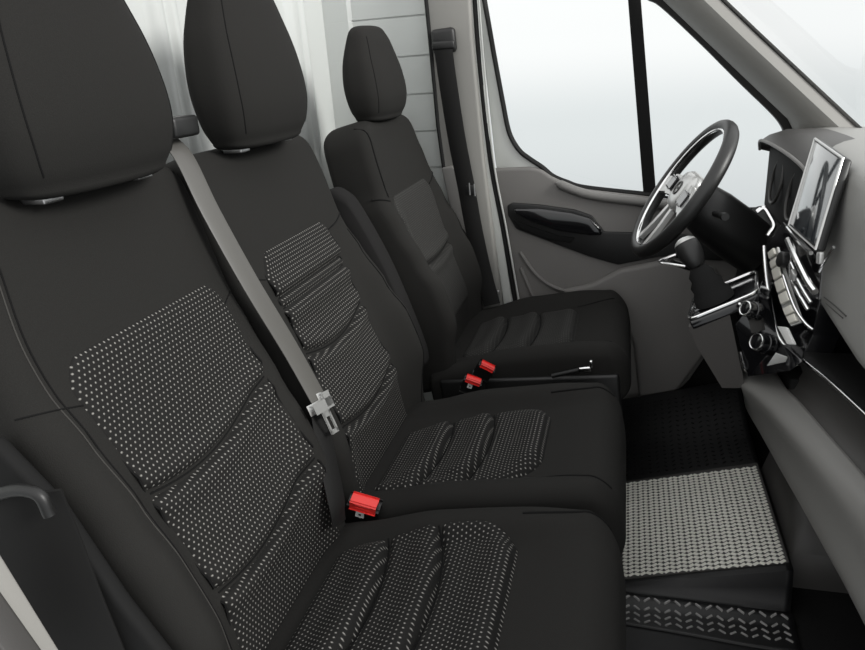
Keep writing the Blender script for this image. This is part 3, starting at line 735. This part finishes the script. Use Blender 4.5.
# floating screen
s_tl, s_tr, s_br, s_bl = U(815.5, 138, 0, .862), U(844, 158, 0, .856), U(816, 250, 0, .806), U(789, 226, 0, .808)
nrm = (s_tr-s_tl).cross(s_bl-s_tl).normalized()
if nrm.x > 0: nrm = -nrm
sc = MB().prism([s_tl, s_tr, s_br, s_bl], -nrm*.016, .005).build('screen_housing', 'black', dash)
c4 = (s_tl+s_tr+s_br+s_bl)/4
MB().prism([c4+(p-c4)*.93+nrm*.0005 for p in (s_tl, s_tr, s_br, s_bl)], nrm*.001, .0003).build('screen_glass', 'screen', sc)
fp = [s_tl, s_tr, s_br, s_bl, s_tl]
MB().tube([c4+(p-c4)*.985+nrm*.001 for p in fp], .0025, 8).build('screen_rim', 'silver', sc)
MB().box(U(820, 258, 0, .812), (.004, 0, 0), (0, .010, -.002), (0, .002, .010), .002).build('corner_tab', 'silver', dash)
MB().tube([U(834, 247, 0, .840), U(826, 260, 0, .836), U(819, 272, 0, .828)], .003, 8).build('edge_trim', 'chrome', dash)
MB().tube(smoothpath([U(787, 228, 0, .812), U(797, 240, 0, .808), U(811, 253, 0, .808)]), .004, 8).build('lower_bezel', 'chrome', dash)
# instrument binnacle
lip = [V((.835, 1.56, .868)), V((.828, 1.53, .893)), V((.826, 1.45, .902)), V((.830, 1.30, .903)), V((.838, 1.18, .896)), V((.85, 1.115, .880)), V((.86, 1.09, .85))]
ls = smoothpath(lip, 6)
MB().loft([[p, p+V((.02, 0, .014)), p+V((.06, 0, .026)), p+V((.14, 0, .024)), p+V((.2, 0, .0)), p+V((.14, 0, -.01)), p+V((.03, 0, -.008))] for p in ls]).build('binnacle_hood', 'dark', dash, auto=60)
MB().tube(ls, .004, 8).build('hood_lip', 'trim', dash)
MB().box((.89, 1.29, .80), (.035, 0, 0), (0, .26, 0), (0, 0, .09), .015).build('gauge_housing', 'blackmat', dash)
for y in (1.19, 1.39): MB().ring((.852, y, .81), (-1, 0, .15), .055, .004, N=40, n=8).build('gauge_ring', 'dark', dash)
MB().prism([(.83, 1.03, .70), (.83, 1.62, .70), (.80, 1.62, .42), (.80, 1.03, .42)], (.10, 0, .02), .02).build('driver_lower_fascia', 'blackmat', dash)
MB().ring(U(736, 234, 0, .80), (-1, -.2, .3), .022, .004, N=32, n=8).build('socket_ring', 'black', dash)
MB().tube(smoothpath([U(757, 212, 1, 1.2), U(764, 208, 1, 1.2), U(770, 216, 1, 1.19), U(774, 226, 1, 1.18), U(768, 236, 1, 1.17)]), .006, 8).build('stalk_bezel', 'chrome', dash)

# ------------------------------------------------------------------ gear lever
gl = thing('gear_lever', 'black gear lever with silver-topped knob in a chrome-framed gate', 'gear lever', g0.lerp(g2, .5))
up_ = (g1-g0).cross(g3-g0).normalized()
if up_.z < 0: up_ = -up_
MB().prism([g0, g1, g2, g3], up_*-.02, .004).build('gate_plate', 'gloss', dash)
gc = [g0+up_*.004, g1+up_*.004, g2+up_*.004, g3+up_*.004]
def rnd(P, r, k=6):
    out = []; n = len(P)
    for i in range(n):
        a, b, c = P[i-1], P[i], P[(i+1) % n]; p = b+(a-b).normalized()*r; q = b+(c-b).normalized()*r
        for j in range(k+1): t = j/k; out.append(p*(1-t)**2+b*2*t*(1-t)+q*t*t)
    return out
ring = rnd(gc, .022); MB().tube(ring+[ring[0]], .0036, 8, caps=False).build('gate_frame', 'chrome', dash)
kt = U(690, 252, 1, 1.05); base = g0.lerp(g2, .38)+up_*.005
bsec = []
for i, (t, r) in enumerate(((0, .040), (.15, .038), (.25, .031), (.35, .033), (.45, .025), (.55, .026), (.66, .018), (.74, .012))):
    c = base.lerp(kt, t); bsec.append([c+(g1-g0).normalized()*r*1.05*cos(2*pi*k/20)+V((0, 1, 0))*r*.8*sin(2*pi*k/20) for k in range(20)])
MB().loft(bsec).build('gaiter', 'blackmat', gl, auto=60)
ax = (kt-base).normalized(); e1 = V((0, 1, 0)); e1 = (e1-ax*e1.dot(ax)).normalized(); e2 = ax.cross(e1)
ks = []
for t, r in ((-.040, .011), (-.036, .016), (-.026, .021), (-.008, .026), (.012, .027), (.024, .024), (.031, .017), (.034, .008)):
    ks.append([kt+ax*t+e1*r*.95*cos(2*pi*k/24)+e2*r*sin(2*pi*k/24) for k in range(24)])
kn = MB().loft(ks).build('knob', 'leather', gl, auto=70)
tp = MB().loft([[kt+ax*t+e1*r*.95*cos(2*pi*k/24)+e2*r*sin(2*pi*k/24) for k in range(24)] for t, r in ((.022, .0255), (.029, .0205), (.0335, .014), (.036, .004))]).build('knob_cap', 'silver', kn)
adopt(gl)
hl = thing('door_release', 'small silver triangular lever behind the gear knob', 'lever', U(668, 262, 1, 1.3))
MB().tube(smoothpath([U(685, 266, 1, 1.28), U(672, 264, 1, 1.28), U(660, 262, 1, 1.28), U(668, 258, 1, 1.28), U(676, 255, 1, 1.28)], 6), .0045, 8).build('handle', 'chrome', hl)
MB().tube([U(672, 262, 1, 1.29), U(690, 268, 1, 1.32)], .008, 8).build('lever_arm', 'black', hl)
adopt(hl)

# ------------------------------------------------------------------ steering wheel
WC = V((.623, 1.342, .802)); wa, wbt = .977, -.095
wn = V((-sin(wa)*cos(wbt), sin(wbt), cos(wa))).normalized()
wy = V((0, 1, 0)); wy = (wy-wn*wy.dot(wn)).normalized(); wx = wy.cross(wn).normalized()   # wx points up the wheel
if wx.z < 0: wx = -wx
sw_ = thing('steering_wheel', "black steering wheel with silver spokes in front of the driver's seat", 'steering wheel', WC)
MB().ring(WC, wn, .181, .0155, N=72, n=14, flat=1.15).build('rim', 'leather', sw_)
MB().ring(WC+wn*.008, wn, .168, .004, N=72, n=8).build('rim_insert', 'chrome', sw_)
hubc = WC-wn*.018
MB().loft([[hubc+wn*h+wy*a*math.copysign(abs(cos(2*pi*k/32))**.7, cos(2*pi*k/32))+wx*b*math.copysign(abs(sin(2*pi*k/32))**.7, sin(2*pi*k/32)) for k in range(32)] for h, a, b in ((-.03, .040, .036), (-.01, .058, .052), (.012, .062, .055), (.024, .053, .046), (.028, .028, .024))]).build('hub', 'silver', sw_, auto=60)
em = MB().ring(hubc+wn*.029, wn, .017, .0025, N=32, n=8).box(hubc+wn*.029, wy*.010, wx*.0022, wn*.0018, .0008).build('emblem', 'dark', sw_)
for sg in (-1, 1):
    MB().ribbon(smoothpath([hubc+wn*.012+wy*sg*.05, hubc+wn*.016+wy*sg*.11-wx*.012, WC+wn*.002+wy*sg*.170-wx*.03]), wx, [.030]*9+[.024]*8, .007).build('spoke', 'silver', sw_)
    MB().box(hubc+wn*.026+wy*sg*.092-wx*.006, wy*.022, wx*.016, wn*.003, .003).build('button_pad', 'gloss', sw_)
for sg in (-1, 1):
    MB().ribbon(smoothpath([hubc+wn*.010-wx*.05+wy*sg*.022, hubc+wn*.012-wx*.11+wy*sg*.034, WC-wx*.170+wy*sg*.045]), wy, .010, .006).build('spoke', 'silver', sw_)
cs = []
for t, r in ((-.03, .045), (-.05, .06), (-.10, .068), (-.16, .070), (-.24, .066)):
    c = WC+wn*t+V((0, 0, -.004+t*.12)); cs.append([c+wy*r*1.05*cos(2*pi*k/24)+wx*r*sin(2*pi*k/24) for k in range(24)])
MB().loft(cs).build('column_shroud', 'black', dash, auto=60)
for sg in (-1, 1):
    a = WC-wn*.085+wy*sg*.06; st = MB().tube(smoothpath([a, a+wy*sg*.06+wx*.012, a+wy*sg*.115+wx*.02+wn*.01]), [.007]*9+[.009]*8, 10).build('stalk', 'black', dash)
adopt(sw_)

adopt(dash)
# ------------------------------------------------------------------ floor mat with tread
def tread(mb, x0, x1, y0, y1, px, py, z, h, wd, ln, fn=None):
    i = 0; y = y0
    ny = int((y1-y0)/py); nx = int((x1-x0)/px)
    for a in range(nx):
        for b in range(ny):
            x = x0+(a+.5)*px; y = y0+(b+.5)*py; s = 1 if a % 2 else -1
            zz = z(x, y) if callable(z) else z
            if zz is None: continue
            d = V((cos(.62*s), sin(.62*s), 0)); e = V((-d.y, d.x, 0)); p = V((x, y, zz))
            g = (lambda q: V((q.x, q.y, (z(q.x, q.y) if callable(z) else z)+q.z-zz)))
            mb.add([g(q) for q in [p+d*ln+e*wd*.4, p+d*ln-e*wd*.4, p-d*ln-e*wd*.4, p-d*ln+e*wd*.4, p+d*ln*.8+e*wd*.2+V((0, 0, h)), p+d*ln*.8-e*wd*.2+V((0, 0, h)), p-d*ln*.8-e*wd*.2+V((0, 0, h)), p-d*ln*.8+e*wd*.2+V((0, 0, h))]],
                   [(4, 5, 6, 7), (0, 1, 5, 4), (1, 2, 6, 5), (2, 3, 7, 6), (3, 0, 4, 7)])
    return mb
fm = thing('floor_mat', 'black rubber tread mat with a painted-light pad on the cab floor', 'mat', (.7, .95, 0))
def mz(x, y):
    z = .012
    z += max(0, x-.49)*.26*sst(.768, .788, y)
    z += .05*sst(1.32, 1.62, y)
    return z
vs, fs = [], []; nx, ny = 26, 140
for i in range(nx+1):
    for j in range(ny+1):
        x = .47+.375*i/nx; y = .56+1.06*j/ny; vs.append((x, y, mz(x, y)-.001 + (.012*math.exp(-((y-.742)/.014)**2)) ))
for i in range(nx):
    for j in range(ny): fs.append((i*(ny+1)+j, (i+1)*(ny+1)+j, (i+1)*(ny+1)+j+1, i*(ny+1)+j+1))
mt = raw('mat_base', vs, fs, 'mat', fm, auto=60)
md = mt.modifiers.new('thickness', 'SOLIDIFY'); md.thickness = .002; md.offset = 0
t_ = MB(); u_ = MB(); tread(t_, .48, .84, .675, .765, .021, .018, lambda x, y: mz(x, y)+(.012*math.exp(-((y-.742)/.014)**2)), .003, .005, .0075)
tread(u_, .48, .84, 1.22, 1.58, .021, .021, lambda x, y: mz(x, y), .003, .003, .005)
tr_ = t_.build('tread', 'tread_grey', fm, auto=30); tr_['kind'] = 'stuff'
tu_ = u_.build('tread', 'rubber', fm, auto=30); tu_['kind'] = 'stuff'
MB().tube(smoothpath([(.47, .672, .014), (.62, .664, .014), (.75, .655, .014), (.84, .655, .014)]), .004, 8).build('mat_rib', 'mat', fm)
raw('glare_base', [(x, y, mz(x, y)+.003) for x, y in ((.50, .800), (.84, .810), (.84, 1.205), (.50, 1.20))]+[(x, y, mz(x, y)-.004) for x, y in ((.50, .800), (.84, .810), (.84, 1.205), (.50, 1.20))], [(0, 1, 2, 3), (4, 5, 6, 7), (0, 1, 5, 4), (1, 2, 6, 5), (2, 3, 7, 6), (3, 0, 4, 7)], 'dark', fm, auto=30)  # added base under the mat area painted as if lit
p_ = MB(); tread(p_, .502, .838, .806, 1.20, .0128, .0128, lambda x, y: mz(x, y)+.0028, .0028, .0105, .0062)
pp = p_.build('glare_tread', 'glare', fm, auto=30); pp['kind'] = 'stuff'
adopt(fm)
# moulded hump beside the mat and pedals beyond
wh = MB().loft([[V((.848, y, .0)), V((.85, y, .09)), V((.862+.01*t, y, .10*t+.08)), V((.90, y, .13*t+.08)), V((1.1, y, .14*t+.08)), V((1.1, y, 0))] for y, t in ((.86, .1), (.9, .6), (1.0, 1), (1.12, 1), (1.2, .8))])
struct(wh.build('trim_6', 'dark', auto=60))
struct(MB().box((.75, 1.70, .34), (.50, 0, 0), (0, .008, 0), (0, 0, .34)).build('trim_7', 'blackmat'))
# firewall closing the footwell
struct(MB().box((1.22, .75, .45), (.015, 0, 0), (0, .98, 0), (0, 0, .43)).build('wall_front', 'blackmat'))

# ------------------------------------------------------------------ light
wd = bpy.data.worlds.new('sky'); S.world = wd; wd.use_nodes = True
N, L = wd.node_tree.nodes, wd.node_tree.links
bg = N['Background']; tc = N.new('ShaderNodeTexCoord'); sp = N.new('ShaderNodeSeparateXYZ'); L.new(tc.outputs['Generated'], sp.inputs[0])
rp = N.new('ShaderNodeValToRGB'); rp.color_ramp.interpolation = 'EASE'
mr = N.new('ShaderNodeMapRange'); mr.inputs['From Min'].default_value = -1; mr.inputs['From Max'].default_value = 1; L.new(sp.outputs[2], mr.inputs['Value'])
cr = rp.color_ramp; cr.elements[0].position = .38; cr.elements[0].color = (.50, .52, .53, 1)
cr.elements[1].position = .72; cr.elements[1].color = (1, 1, 1, 1)
e = cr.elements.new(.455); e.color = (.60, .625, .63, 1)
e = cr.elements.new(.51); e.color = (.77, .775, .775, 1)
L.new(mr.outputs[0], rp.inputs[0]); L.new(rp.outputs[0], bg.inputs['Color']); bg.inputs['Strength'].default_value = 1.3
sun = bpy.data.lights.new('sun', 'SUN'); sun.energy = 3.0; sun.angle = radians(18); sun.color = (1, .98, .95)
so = bpy.data.objects.new('sun', sun); C.objects.link(so)
so.rotation_euler = V((-.84, .20, -.42)).to_track_quat('-Z', 'Y').to_euler()

S.view_settings.view_transform = 'Standard'; S.view_settings.look = 'None'; S.view_settings.exposure = 0; S.view_settings.gamma = 1
S.view_settings.use_curve_mapping = False
S.cycles.use_denoising = True; S.cycles.max_bounces = 10; S.cycles.diffuse_bounces = 5; S.cycles.transparent_max_bounces = 12
